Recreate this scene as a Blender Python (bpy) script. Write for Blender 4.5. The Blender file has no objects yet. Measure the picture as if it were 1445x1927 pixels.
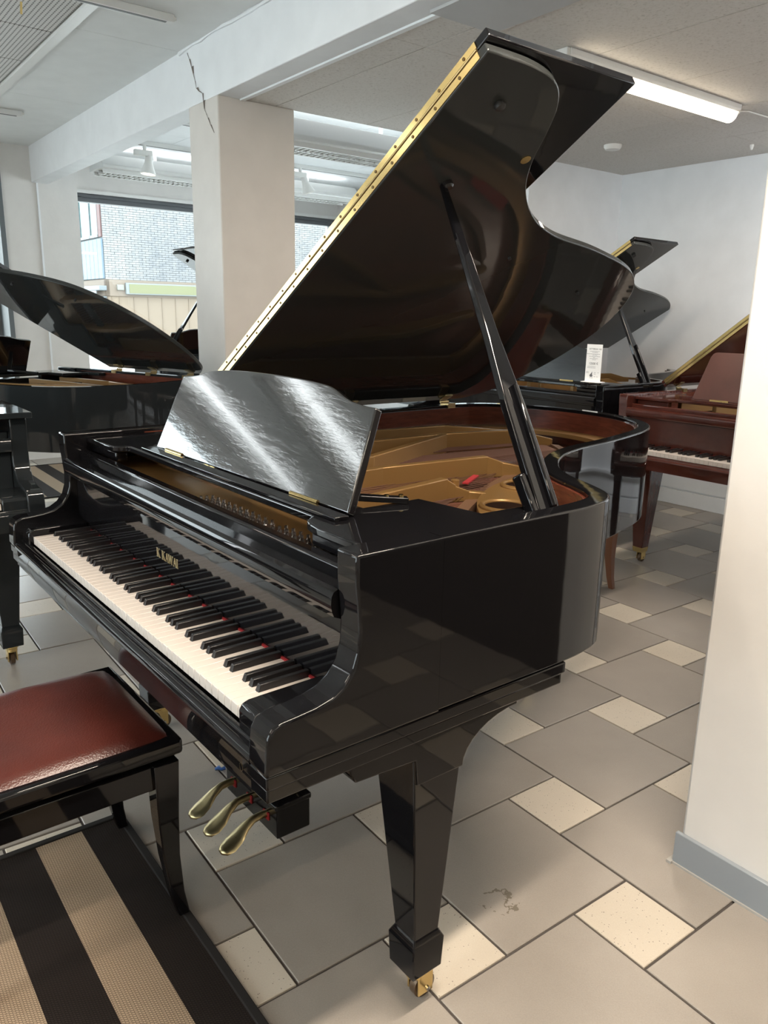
import bpy, bmesh, math, random
from math import sin, cos, pi, radians, sqrt, hypot
from mathutils import Vector, Matrix
from mathutils.geometry import tessellate_polygon

random.seed(7)
S = bpy.context.scene
COL = S.collection

# ------------------------------------------------------------------ camera
H = 1.35
F_PX, PITCH, ROLL = 1462.4, .24625, .0181
cd = bpy.data.cameras.new('camera'); cam = bpy.data.objects.new('camera', cd); COL.objects.link(cam)
cd.sensor_fit = 'VERTICAL'; cd.sensor_height = 36.0; cd.lens = F_PX / 1927 * 36.0
cd.clip_start = .02; cd.clip_end = 200
fwd = Vector((0, cos(PITCH), -sin(PITCH))); up0 = Vector((0, sin(PITCH), cos(PITCH))); rt0 = Vector((1, 0, 0))
rt = cos(ROLL) * rt0 + sin(ROLL) * up0; up = -sin(ROLL) * rt0 + cos(ROLL) * up0
m = Matrix((rt, up, -fwd)).transposed().to_4x4(); m.translation = Vector((0, 0, H))
cam.matrix_world = m
S.camera = cam

# ------------------------------------------------------------------ sky, exposure
S.view_settings.view_transform = 'Standard'; S.view_settings.look = 'None'
S.view_settings.gamma = 1; S.view_settings.use_curve_mapping = False
S.view_settings.exposure = 0.0
wd = bpy.data.worlds.new('sky'); S.world = wd; wd.use_nodes = True
bg = wd.node_tree.nodes['Background']; bg.inputs[0].default_value = (.92, .965, 1.0, 1); bg.inputs[1].default_value = 8.0

LAMP_RIGHT = 25.0     # watts of the batten over the back pianos
LAMP_LEFT = 32.0       # watts of each unseen batten in the front part of the shop
FILL_BACK = 88.0  # watts of each batten added to brighten the far right wall
LAMP_UP = 12.0         # upward light of each louvred lamp

# ------------------------------------------------------------------ room frame
A = radians(37.6)
def W(p, q, z=0.0):
    return Vector((p * cos(A) - q * sin(A), p * sin(A) + q * cos(A), z))

# ------------------------------------------------------------------ materials
MATS = {}
def principled(name, col, rough=.5, metal=0, spec=.5, coat=0, coat_rough=.03, emis=None, estr=0, build=None):
    mt = bpy.data.materials.new(name); mt.use_nodes = True
    nt = mt.node_tree; b = nt.nodes['Principled BSDF']
    b.inputs['Base Color'].default_value = (*col, 1); b.inputs['Roughness'].default_value = rough
    b.inputs['Metallic'].default_value = metal; b.inputs['Specular IOR Level'].default_value = spec
    b.inputs['Coat Weight'].default_value = coat; b.inputs['Coat Roughness'].default_value = coat_rough
    if emis: b.inputs['Emission Color'].default_value = (*emis, 1); b.inputs['Emission Strength'].default_value = estr
    if build: build(nt, b)
    MATS[name] = mt
    return mt
def N(nt, t, **kw):
    n = nt.nodes.new(t)
    for k, v in kw.items():
        if k in n.inputs: n.inputs[k].default_value = v
        else: setattr(n, k, v)
    return n
def coords(nt, kind='Object', scale=(1, 1, 1), rot=(0, 0, 0)):
    tc = N(nt, 'ShaderNodeTexCoord'); mp = N(nt, 'ShaderNodeMapping')
    mp.inputs['Scale'].default_value = scale; mp.inputs['Rotation'].default_value = rot
    nt.links.new(tc.outputs[kind], mp.inputs['Vector']); return mp.outputs[0]
def worldpos(nt, scale=(1, 1, 1)):
    g = N(nt, 'ShaderNodeNewGeometry'); mp = N(nt, 'ShaderNodeMapping'); mp.inputs['Scale'].default_value = scale
    nt.links.new(g.outputs['Position'], mp.inputs['Vector']); return mp.outputs[0]
def noise(nt, vec, scale, detail=3, rough=.5):
    n = N(nt, 'ShaderNodeTexNoise'); n.inputs['Scale'].default_value = scale; n.inputs['Detail'].default_value = detail
    n.inputs['Roughness'].default_value = rough; nt.links.new(vec, n.inputs['Vector']); return n.outputs['Fac']
def ramp(nt, fac, stops):
    r = N(nt, 'ShaderNodeValToRGB'); e = r.color_ramp.elements
    while len(e) < len(stops): e.new(.5)
    for i, (p, c) in enumerate(stops): e[i].position = p; e[i].color = (*c, 1)
    nt.links.new(fac, r.inputs[0]); return r.outputs[0]
def bump(nt, b, h, strength, dist=.001):
    n = N(nt, 'ShaderNodeBump'); n.inputs['Strength'].default_value = strength; n.inputs['Distance'].default_value = dist
    nt.links.new(h, n.inputs['Height']); nt.links.new(n.outputs[0], b.inputs['Normal'])
def mathn(nt, op, a, b_=None, c=None):
    n = N(nt, 'ShaderNodeMath', operation=op)
    for i, v in enumerate((a, b_, c)):
        if v is None: continue
        if isinstance(v, (int, float)): n.inputs[i].default_value = v
        else: nt.links.new(v, n.inputs[i])
    return n.outputs[0]

def b_lac(nt, b):
    v = coords(nt); bump(nt, b, noise(nt, v, 9, 2), .12, .002)
    nt.links.new(mathn(nt, 'MULTIPLY_ADD', noise(nt, v, 3, 4), .05, .015), b.inputs['Roughness'])
def b_desk(nt, b):
    v = coords(nt, scale=(1.2, 1, 5)); n1 = noise(nt, v, 9, 5, .65)
    bump(nt, b, n1, .22, .0022)
principled('black_lacquer', (.005, .005, .006), .04, spec=.36, build=b_lac)
principled('desk_lacquer', (.006, .006, .007), .05, spec=1.0, coat=.8, coat_rough=.04, build=b_desk)
principled('glare_lacquer', (.016, .019, .021), .06, spec=.36, build=b_lac)  # black lacquer with window glare painted into its lifted base
principled('glare_lid_lacquer', (.030, .033, .033), .05, spec=.22, build=b_lac)  # base lifted to paint a veil of glare over the raised lid
principled('satin_black', (.012, .011, .011), .22)
principled('ebony', (.012, .011, .012), .28)
principled('keys_white', (.62, .565, .52), .16, spec=.5)
def b_wood(c1, c2, sc, strg=.0):
    def f(nt, b):
        v = coords(nt, scale=sc); n = noise(nt, v, 6, 6, .6)
        nt.links.new(ramp(nt, n, [(.3, c1), (.7, c2)]), b.inputs['Base Color'])
    return f
principled('mahogany', (.15, .04, .03), .09, build=b_wood((.038, .010, .007), (.078, .022, .015), (1, 9, 1)))
principled('mahogany_desk', (.15, .04, .03), .3, build=b_wood((.062, .026, .021), (.088, .038, .031), (1, 9, 1)))
principled('rim_brown', (.2, .06, .03), .22, build=b_wood((.07, .018, .011), (.13, .036, .02), (2, 2, 14)))
principled('soundboard', (.3, .13, .08), .25, build=b_wood((.15, .062, .042), (.22, .10, .07), (14, 1, 1)))
principled('gold_plate', (.27, .155, .055), .36, metal=.45, build=lambda nt, b: bump(nt, b, noise(nt, coords(nt), 90, 2), .15, .0006))
principled('brass', (.78, .58, .25), .16, metal=1)
principled('brass_old', (.42, .31, .15), .28, metal=1)
principled('pedal_brass', (.55, .45, .24), .2, metal=1, build=lambda nt, b: nt.links.new(mathn(nt, 'MULTIPLY_ADD', noise(nt, coords(nt), 30, 4), .25, .2), b.inputs['Roughness']))
principled('steel', (.6, .6, .6), .2, metal=1)
principled('copper_string', (.22, .12, .09), .45, metal=1)
principled('screw_dark', (.12, .08, .03), .4, metal=.8)
principled('red_felt', (.32, .015, .02), .9)
principled('dark_felt', (.09, .05, .05), .9)
principled('gold_letter', (.75, .62, .36), .3, metal=.7)
principled('pinblock', (.13, .07, .04), .5)
principled('hole_shade', (.012, .006, .004), .9, spec=.05)
principled('rubber', (.02, .02, .02), .5)
principled('caster_wheel', (.12, .08, .05), .35, metal=.6)
def b_leather(nt, b):
    v = coords(nt); n = noise(nt, v, 5, 3)
    nt.links.new(ramp(nt, n, [(.3, (.052, .011, .008)), (.75, (.098, .022, .015))]), b.inputs['Base Color'])
    vo = N(nt, 'ShaderNodeTexVoronoi'); vo.inputs['Scale'].default_value = 260; nt.links.new(v, vo.inputs['Vector'])
    cr = noise(nt, v, 22, 6, .65)
    h = mathn(nt, 'ADD', mathn(nt, 'MULTIPLY', vo.outputs['Distance'], .35), cr)
    bump(nt, b, h, .35, .0022)
principled('leather', (.13, .035, .025), .3, build=b_leather)
def tile_mat(name, c1, c2, rough, speck=None):
    def f(nt, b):
        v = worldpos(nt); n = noise(nt, v, 2.2, 5, .6); f2 = noise(nt, v, 330, 2, .8)
        oi = N(nt, 'ShaderNodeObjectInfo')
        mix = mathn(nt, 'ADD', mathn(nt, 'MULTIPLY', n, .55), mathn(nt, 'ADD', mathn(nt, 'MULTIPLY', f2, .35), mathn(nt, 'MULTIPLY', oi.outputs['Random'], .14)))
        c = ramp(nt, mix, [(.28, c1), (.78, c2)])
        if speck:
            vo = N(nt, 'ShaderNodeTexVoronoi'); vo.inputs['Scale'].default_value = 130; nt.links.new(v, vo.inputs['Vector'])
            s = mathn(nt, 'MULTIPLY', mathn(nt, 'LESS_THAN', vo.outputs['Distance'], .17), mathn(nt, 'GREATER_THAN', noise(nt, v, 60, 1), .52))
            mx = N(nt, 'ShaderNodeMix', data_type='RGBA'); nt.links.new(s, mx.inputs[0]); nt.links.new(c, mx.inputs[6]); mx.inputs[7].default_value = (*speck, 1); c = mx.outputs[2]
        else:   # a dried footprint-like smudge on the tile beside the front leg
            g = N(nt, 'ShaderNodeNewGeometry'); d = N(nt, 'ShaderNodeVectorMath', operation='DISTANCE'); nt.links.new(g.outputs['Position'], d.inputs[0])
            d.inputs[1].default_value = (.287, 1.575, 0)
            nn = noise(nt, v, 34, 3, .6)
            ring = mathn(nt, 'LESS_THAN', mathn(nt, 'ABSOLUTE', mathn(nt, 'SUBTRACT', mathn(nt, 'ADD', d.outputs['Value'], mathn(nt, 'MULTIPLY', mathn(nt, 'SUBTRACT', nn, .5), .09)), .036)), .0045)
            ring = mathn(nt, 'MULTIPLY', ring, mathn(nt, 'GREATER_THAN', noise(nt, v, 21, 2), .44))
            mx = N(nt, 'ShaderNodeMix', data_type='RGBA'); nt.links.new(mathn(nt, 'MULTIPLY', ring, .8), mx.inputs[0]); nt.links.new(c, mx.inputs[6]); mx.inputs[7].default_value = (.13, .11, .08, 1); c = mx.outputs[2]
        nt.links.new(c, b.inputs['Base Color'])
        bump(nt, b, f2, .25, .0008)
    return principled(name, c1, rough, build=f)
tile_mat('tile_grey', (.245, .22, .195), (.38, .345, .305), .31)
tile_mat('tile_cream', (.47, .42, .345), (.63, .565, .475), .38, speck=(.22, .19, .16))
principled('grout', (.075, .065, .06), .8)
def wall_mat(name, c, r=.6, sc=7, st=.25):
    def f(nt, b):
        v = worldpos(nt); n = noise(nt, v, sc, 5)
        nt.links.new(ramp(nt, n, [(.25, tuple(x * .93 for x in c)), (.75, c)]), b.inputs['Base Color'])
        bump(nt, b, noise(nt, v, 26, 4), st, .003)
    return principled(name, c, r, build=f)
wall_mat('wall_paint', (.72, .70, .675)); wall_mat('pillar_paint', (.67, .63, .585)); wall_mat('wall_white', (.83, .85, .87), st=.12)
wall_mat('ceiling_smooth', (.76, .77, .76), st=.08); wall_mat('ceiling_white', (.82, .84, .85), st=.05)
wall_mat('soffit_grey', (.5, .5, .5), st=.05)
def b_speck(nt, b):
    v = worldpos(nt); vo = noise(nt, v, 75, 4, .75)
    nt.links.new(ramp(nt, vo, [(.30, (.40, .37, .34)), (.43, (.61, .58, .54)), (.7, (.66, .635, .60))]), b.inputs['Base Color'])
    bump(nt, b, vo, .5, .002)
principled('ceiling_speckled', (.6, .58, .54), .8, build=b_speck)
def b_perf(nt, b):
    v = coords(nt); s = N(nt, 'ShaderNodeSeparateXYZ'); nt.links.new(v, s.inputs[0])
    def dots(o, per, w): return mathn(nt, 'LESS_THAN', mathn(nt, 'ABSOLUTE', mathn(nt, 'SUBTRACT', mathn(nt, 'FRACT', mathn(nt, 'MULTIPLY', o, 1 / per)), .5)), w)
    h = mathn(nt, 'MULTIPLY', dots(s.outputs[0], .0215, .16), dots(s.outputs[1], .024, .36))
    mx = N(nt, 'ShaderNodeMix', data_type='RGBA'); nt.links.new(h, mx.inputs[0]); mx.inputs[6].default_value = (.62, .60, .58, 1); mx.inputs[7].default_value = (.16, .15, .14, 1)
    nt.links.new(mx.outputs[2], b.inputs['Base Color'])
principled('acoustic_panel', (.6, .6, .58), .7, build=b_perf)
principled('white_metal', (.74, .74, .72), .35); principled('white_plastic', (.78, .77, .74), .4)
principled('grey_metal', (.11, .115, .12), .35, metal=.2); principled('dark_frame', (.12, .13, .14), .35)
principled('base_tile', (.27, .30, .33), .3); principled('silicone', (.40, .39, .37), .5)
principled('louvre_dark', (.12, .12, .12), .5)
principled('added_dark_panel', (.045, .035, .03), .5); principled('crack', (.16, .13, .11), .9)
principled('lamp_glow', (1, 1, 1), .4, emis=(1, .87, .66), estr=9.5)
principled('spot_glow', (1, 1, 1), .4, emis=(1, .80, .55), estr=6)
def b_rug(nt, b):
    v = coords(nt); s = N(nt, 'ShaderNodeSeparateXYZ'); nt.links.new(v, s.inputs[0])
    st = mathn(nt, 'GREATER_THAN', mathn(nt, 'FRACT', mathn(nt, 'MULTIPLY', s.outputs[0], 1 / .23)), .5)
    mx = N(nt, 'ShaderNodeMix', data_type='RGBA'); nt.links.new(st, mx.inputs[0]); mx.inputs[6].default_value = (.44, .33, .23, 1); mx.inputs[7].default_value = (.026, .019, .016, 1)
    mp = N(nt, 'ShaderNodeMapping'); mp.inputs['Rotation'].default_value = (0, 0, .75); mp.inputs['Scale'].default_value = (1, 1, 1)
    nt.links.new(v, mp.inputs[0])
    wv = N(nt, 'ShaderNodeTexBrick'); wv.inputs['Scale'].default_value = 1; wv.inputs['Brick Width'].default_value = .0075; wv.inputs['Row Height'].default_value = .0042
    wv.inputs['Mortar Size'].default_value = .0011; wv.inputs['Mortar Smooth'].default_value = .4; nt.links.new(mp.outputs[0], wv.inputs['Vector'])
    f = mathn(nt, 'SUBTRACT', 1, mathn(nt, 'MULTIPLY', wv.outputs['Fac'], .6))
    m2 = N(nt, 'ShaderNodeMix', data_type='RGBA', blend_type='MULTIPLY'); m2.inputs[0].default_value = 1
    nt.links.new(mx.outputs[2], m2.inputs[6]); nt.links.new(f, m2.inputs[7])
    nt.links.new(m2.outputs[2], b.inputs['Base Color'])
    bump(nt, b, mathn(nt, 'SUBTRACT', 1, wv.outputs['Fac']), .6, .0015)
principled('rug_weave', (.3, .2, .1), .95, spec=.15, build=b_rug)
principled('rug_edge', (.02, .018, .017), .9, spec=.2)
principled('blue_plastic', (.03, .10, .32), .4)
principled('paper', (.88, .88, .88), .6); principled('ink', (.12, .12, .13), .7); principled('ink_grey', (.42, .42, .43), .7)
def b_brick(nt, b):
    oi = N(nt, 'ShaderNodeObjectInfo'); v = worldpos(nt, (1, 1, 1)); n = noise(nt, v, 6, 4)
    big = noise(nt, v, .35, 3)
    f = mathn(nt, 'ADD', mathn(nt, 'MULTIPLY', n, .5), mathn(nt, 'MULTIPLY', big, .5))
    nt.links.new(ramp(nt, f, [(.35, (.13, .137, .145)), (.6, (.20, .20, .197))]), b.inputs['Base Color'])
principled('brick_white', (.62, .63, .63), .8, build=b_brick)
principled('mortar', (0.115, 0.12, 0.12), .9)
principled('tan_board', (0.174, 0.136, 0.099), .7); principled('tan_batten', (0.155, 0.120, 0.087), .7); principled('fascia', (0.155, 0.124, 0.096), .7)
principled('sign_green', (0.125, 0.13, 0.062), .5); principled('sign_edge', (0.15, 0.165, 0.165), .5); principled('box_grey', (0.165, 0.165, 0.145), .5)
principled('blue_panel', (0.075, 0.115, 0.15), .5); principled('pale_frame', (0.125, 0.145, 0.155), .5); principled('red_trim', (0.085, 0.04, 0.038), .6)
principled('street', (.40, .40, .39), .8); principled('awning', (0.186, 0.192, 0.192), .7); principled('teal_glass', (0.031, 0.081, 0.081), .08)
principled('oak', (.16, .065, .03), .3); principled('black_rim_in', (.05, .025, .02), .3)
gm = bpy.data.materials.new('window_glass'); gm.use_nodes = True
nt = gm.node_tree; nt.nodes.clear()
o_ = N(nt, 'ShaderNodeOutputMaterial'); mxs = N(nt, 'ShaderNodeMixShader'); tr = N(nt, 'ShaderNodeBsdfTransparent'); gl = N(nt, 'ShaderNodeBsdfGlossy'); fr = N(nt, 'ShaderNodeFresnel')
tr.inputs[0].default_value = (.93, .97, .97, 1); gl.inputs['Roughness'].default_value = .01; fr.inputs[0].default_value = 1.35
nt.links.new(fr.outputs[0], mxs.inputs[0]); nt.links.new(tr.outputs[0], mxs.inputs[1]); nt.links.new(gl.outputs[0], mxs.inputs[2]); nt.links.new(mxs.outputs[0], o_.inputs[0])
MATS['window_glass'] = gm

# ------------------------------------------------------------------ mesh builder
class MB:
    def __init__(s): s.v = []; s.f = []
    def add(s, vs, fs):
        o = len(s.v); s.v += [tuple(v) for v in vs]; s.f += [tuple(i + o for i in f) for f in fs]; return s
    def box(s, x0, x1, y0, y1, z0, z1):
        if x0 > x1: x0, x1 = x1, x0
        if y0 > y1: y0, y1 = y1, y0
        return s.add([(x, y, z) for z in (z0, z1) for y in (y0, y1) for x in (x0, x1)],
                     [(0, 2, 3, 1), (4, 5, 7, 6), (0, 1, 5, 4), (2, 6, 7, 3), (0, 4, 6, 2), (1, 3, 7, 5)])
    def prism(s, poly, a, b, axis='z', holes=()):
        """extrude a 2D polygon (with holes) along an axis; z: (x,y); x: (y,z); y: (x,z)"""
        def P(u, w, t): return {'z': (u, w, t), 'x': (t, u, w), 'y': (u, t, w)}[axis]
        ar = sum(poly[i][0] * poly[(i + 1) % len(poly)][1] - poly[(i + 1) % len(poly)][0] * poly[i][1] for i in range(len(poly)))
        if (ar < 0): poly = poly[::-1]
        flip = axis == 'y'
        loops = [list(poly)] + [list(h) for h in holes]
        flat = [q for l in loops for q in l]; n = len(flat); o = len(s.v)
        s.v += [P(u, w, a) for u, w in flat] + [P(u, w, b) for u, w in flat]
        if holes:
            tris = tessellate_polygon([[Vector((u, w, 0)) for u, w in l] for l in loops])
        else:
            tris = [tuple(range(n))]
        for t in tris:
            if holes:
                c = sum(flat[t[i]][0] * flat[t[(i + 1) % 3]][1] - flat[t[(i + 1) % 3]][0] * flat[t[i]][1] for i in range(3))
                if c < 0: t = t[::-1]
            t = tuple(t)
            up_ = tuple(i + n + o for i in t); dn = tuple(i + o for i in t[::-1])
            if flip: up_, dn = up_[::-1], dn[::-1]
            s.f += [up_, dn]
        k = 0
        for li, l in enumerate(loops):
            L = len(l)
            ar = sum(l[i][0] * l[(i + 1) % L][1] - l[(i + 1) % L][0] * l[i][1] for i in range(L))
            for i in range(L):
                i0, i1 = k + i + o, k + (i + 1) % L + o
                q = (i0, i1, i1 + n, i0 + n)
                rev = (ar < 0) ^ (li > 0 and False)
                if li > 0: rev = ar > 0
                if rev ^ flip: q = q[::-1]
                s.f.append(q)
            k += L
        return s
    def band(s, outer, inner, z0, z1, closed=False):
        n = len(outer); o = len(s.v)
        for (a, b) in zip(outer, inner): s.v += [(a[0], a[1], z0), (a[0], a[1], z1), (b[0], b[1], z1), (b[0], b[1], z0)]
        rng = range(n if closed else n - 1)
        for i in rng:
            j = (i + 1) % n
            for k in range(4): s.f.append((o + 4 * i + k, o + 4 * j + k, o + 4 * j + (k + 1) % 4, o + 4 * i + (k + 1) % 4))
        if not closed: s.f += [(o, o + 1, o + 2, o + 3), tuple(o + 4 * (n - 1) + k for k in (3, 2, 1, 0))]
        return s
    def tube(s, path, r, n=8, caps=True):
        path = [Vector(p) for p in path]; o = len(s.v); rs = r if isinstance(r, (list, tuple)) else [r] * len(path)
        ref = Vector((0, 0, 1))
        for i, p in enumerate(path):
            d = (path[min(i + 1, len(path) - 1)] - path[max(i - 1, 0)]).normalized()
            u = d.cross(ref)
            if u.length < 1e-3: u = d.cross(Vector((0, 1, 0)))
            u.normalize(); w = u.cross(d)
            for k in range(n): s.v.append(tuple(p + rs[i] * (cos(2 * pi * k / n) * u + sin(2 * pi * k / n) * w)))
        for i in range(len(path) - 1):
            for k in range(n): s.f.append((o + i * n + k, o + i * n + (k + 1) % n, o + (i + 1) * n + (k + 1) % n, o + (i + 1) * n + k))
        if caps:
            s.f.append(tuple(o + k for k in range(n))[::-1]); s.f.append(tuple(o + (len(path) - 1) * n + k for k in range(n)))
        return s
    def lathe(s, prof, c=(0, 0, 0), n=24, axis='z'):
        o = len(s.v)
        for r, h in prof:
            for k in range(n):
                a = 2 * pi * k / n; x, y = r * cos(a), r * sin(a)
                q = {'z': (x, y, h), 'x': (h, x, y), 'y': (x, h, y)}[axis]
                s.v.append((q[0] + c[0], q[1] + c[1], q[2] + c[2]))
        for i in range(len(prof) - 1):
            for k in range(n):
                s.f.append((o + i * n + k, o + i * n + (k + 1) % n, o + (i + 1) * n + (k + 1) % n, o + (i + 1) * n + k))
        s.f.append(tuple(o + k for k in range(n))[::-1]); s.f.append(tuple(o + (len(prof) - 1) * n + k for k in range(n)))
        return s
    def frustum(s, c0, w0, d0, c1, w1, d1):
        """square post between two levels: centres (x,y,z), sizes w (x) d (y)"""
        vs = [(c[0] + sx * w / 2, c[1] + sy * d / 2, c[2]) for c, w, d in ((c0, w0, d0), (c1, w1, d1)) for sy in (-1, 1) for sx in (-1, 1)]
        return s.add(vs, [(0, 2, 3, 1), (4, 5, 7, 6), (0, 1, 5, 4), (2, 6, 7, 3), (0, 4, 6, 2), (1, 3, 7, 5)])
    def bar(s, a, b, w, h, up_=(0, 0, 1), w2=None, h2=None):
        a, b = Vector(a), Vector(b); d = (b - a).normalized(); u = d.cross(Vector(up_)).normalized(); v = u.cross(d)
        w2 = w if w2 is None else w2; h2 = h if h2 is None else h2
        vs = [p + u * (sx * ww / 2) + v * (sy * hh / 2) for p, ww, hh in ((a, w, h), (b, w2, h2)) for sy in (-1, 1) for sx in (-1, 1)]
        return s.add(vs, [(0, 2, 3, 1), (4, 5, 7, 6), (0, 1, 5, 4), (2, 6, 7, 3), (0, 4, 6, 2), (1, 3, 7, 5)])
    def drop(s, test):
        s.f = [f for f in s.f if not all(test(s.v[i]) for i in f)]; return s
    def loft(s, secs):
        o = len(s.v)
        for cx, cy, z, w, d in secs: s.v += [(cx - w / 2, cy - d / 2, z), (cx + w / 2, cy - d / 2, z), (cx + w / 2, cy + d / 2, z), (cx - w / 2, cy + d / 2, z)]
        n = len(secs); s.f += [(o + 3, o + 2, o + 1, o), tuple(o + 4 * (n - 1) + k for k in range(4))]
        for i in range(n - 1):
            for k in range(4): s.f.append((o + 4 * i + k, o + 4 * i + (k + 1) % 4, o + 4 * i + 4 + (k + 1) % 4, o + 4 * i + 4 + k))
        return s
    def mesh(s, name, mat, smooth=None):
        me = bpy.data.meshes.new(name); me.from_pydata(s.v, [], s.f)
        bm = bmesh.new(); bm.from_mesh(me); bmesh.ops.recalc_face_normals(bm, faces=bm.faces)
        if smooth:
            for f in bm.faces: f.smooth = True
        bm.to_mesh(me); bm.free()
        if smooth:
            try: me.set_sharp_from_angle(angle=radians(smooth))
            except Exception: pass
        me.materials.append(MATS[mat]); return me

def obj(name, mb, mat, parent=None, bevel=0, smooth=None, kind=None, segs=2, ang=35, loc=None, rotz=None):
    me = mb if isinstance(mb, bpy.types.Mesh) else mb.mesh(name, mat, smooth)
    o = bpy.data.objects.new(name, me); COL.objects.link(o)
    if parent: o.parent = parent
    if bevel:
        b = o.modifiers.new('bevel', 'BEVEL'); b.width = bevel; b.segments = segs; b.limit_method = 'ANGLE'; b.angle_limit = radians(ang); b.harden_normals = False
        if not smooth:
            for f in me.polygons: f.use_smooth = True
            try: me.set_sharp_from_angle(angle=radians(30))
            except Exception: pass
    if kind: o['kind'] = kind
    if loc is not None: o.location = loc
    if rotz is not None: o.rotation_euler = (0, 0, rotz)
    return o
def thing(name, label, cat, loc=(0, 0, 0), rotz=0, group=None):
    o = bpy.data.objects.new(name, None); COL.objects.link(o); o.location = loc; o.rotation_euler = (0, 0, rotz)
    o['label'] = label; o['category'] = cat
    if group: o['group'] = group
    return o
def tag(o, label, cat, group=None):
    o['label'] = label; o['category'] = cat
    if group: o['group'] = group
    return o
def struct(name, mb, mat, bevel=0, parent=None):
    o = obj(name, mb, mat, parent, bevel=bevel)
    if not parent: o['kind'] = 'structure'; o.rotation_euler = (0, 0, A)
    return o
def smooth_path(pts, n=6):
    out = []
    P = [pts[0]] + list(pts) + [pts[-1]]
    for i in range(1, len(P) - 2):
        p0, p1, p2, p3 = P[i - 1], P[i], P[i + 1], P[i + 2]
        for k in range(n):
            t = k / n
            out.append(tuple(.5 * (2 * p1[j] + (p2[j] - p0[j]) * t + (2 * p0[j] - 5 * p1[j] + 4 * p2[j] - p3[j]) * t * t + (-p0[j] + 3 * p1[j] - 3 * p2[j] + p3[j]) * t ** 3) for j in range(len(p1))))
    out.append(tuple(pts[-1])); return out
def offset(path, d):
    """shift an open 2D path sideways: positive = to the left of travel"""
    out = []
    for i, p in enumerate(path):
        a = path[max(i - 1, 0)]; b = path[min(i + 1, len(path) - 1)]
        t = Vector((b[0] - a[0], b[1] - a[1])); t.normalize()
        out.append((p[0] - t.y * d, p[1] + t.x * d))
    return out

# ------------------------------------------------------------------ room shell
CL, CR = 2.72, 2.43           # ceiling heights: front part / right part
QW = 7.65                     # window wall
# floor of grey and cream tiles laid in a hopscotch pattern
ub = H / 6.899; ta = 2.105 * ub; tb = ub
ft = struct('floor', MB().box(-3.6, 5.6, -3.4, 8.0, -.06, -.006), 'grout')
tyaw = .93763
def cam2tile():    # tile axes in world: u (lower right), w (upper right)
    u = Vector((cos(-tyaw), sin(-tyaw), 0)); w = Vector((sin(tyaw), cos(tyaw), 0)); return u, w
tu = Vector((cos(tyaw), -sin(tyaw), 0)); tw = Vector((sin(tyaw), cos(tyaw), 0))
tx, ty = 4.95551069 * ub, -6.56374841 * ub      # camera foot in tile units
def tile_mesh(name, s_, mat):
    g = .0032; c = .0016; a0, a1 = g, s_ - g
    mb = MB(); vs = [(a0, a0, -.03), (a1, a0, -.03), (a1, a1, -.03), (a0, a1, -.03), (a0, a0, -c), (a1, a0, -c), (a1, a1, -c), (a0, a1, -c),
                     (a0 + c, a0 + c, 0), (a1 - c, a0 + c, 0), (a1 - c, a1 - c, 0), (a0 + c, a1 - c, 0)]
    mb.add(vs, [(8, 9, 10, 11)] + [(i, (i + 1) % 4, 4 + (i + 1) % 4, 4 + i) for i in range(4)] + [(4 + i, 4 + (i + 1) % 4, 8 + (i + 1) % 4, 8 + i) for i in range(4)])
    return mb
big_me = tile_mesh('tile', ta, 'tile_grey').mesh('tile', 'tile_grey'); sm_me = tile_mesh('small_tile', tb, 'tile_cream').mesh('small_tile', 'tile_cream')
rest_b, rest_s = MB(), MB()
fwd_lim = []
Ainv = Matrix.Rotation(-A, 4, 'Z')
cand = []
for i in range(-40, 41):
    for j in range(-40, 41):
        ou, ow = i * ta + j * tb, -i * tb + j * ta
        for kind_, du, dw, s_ in (('s', 0, 0, tb), ('b', tb, 0, ta)):
            u0, w0 = ou + du, ow + dw
            P = (u0 - tx) * tu + (w0 - ty) * tw
            C_ = P + (tu + tw) * (s_ / 2)
            p, q = C_.x * cos(A) + C_.y * sin(A), -C_.x * sin(A) + C_.y * cos(A)
            if not (-3.4 < p < 5.5 and -3.2 < q < 7.9): continue
            rel = C_ - Vector((0, 0, H)); zc = rel.dot(fwd)
            vis = zc > .3 and abs(rel.dot(rt) / zc) < .62 and abs(rel.dot(up) / zc) < .80 and not (q > 5.2) and not (p > 2.3 and q > 3.9)
            cand.append((kind_, P, C_, p, q, vis, C_.length))
nb = ns = 0
for c in sorted(cand, key=lambda c: c[6]):
    kind_, P, C_, p, q, vis, _d = c
    if q > QW + .1 or p > 5.31: pass
    P_r = Ainv @ P
    if vis and (nb if kind_ == 'b' else ns) < 290:
        o = bpy.data.objects.new('tile' if kind_ == 'b' else 'small_tile', big_me if kind_ == 'b' else sm_me); COL.objects.link(o); o.parent = ft
        o.location = (P_r.x, P_r.y, random.uniform(-.0006, .0004)); o.rotation_euler = (0, 0, -tyaw - A)
        if kind_ == 'b': nb += 1
        else: ns += 1
    else:
        r = Matrix.Rotation(-tyaw - A, 4, 'Z'); src = big_me if kind_ == 'b' else sm_me
        (rest_b if kind_ == 'b' else rest_s).add([(r @ v.co) + P_r for v in src.vertices], [tuple(f.vertices) for f in src.polygons])
obj('outer_tiles', rest_b, 'tile_grey', ft, kind='stuff'); obj('outer_small_tiles', rest_s, 'tile_cream', ft, kind='stuff')

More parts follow.
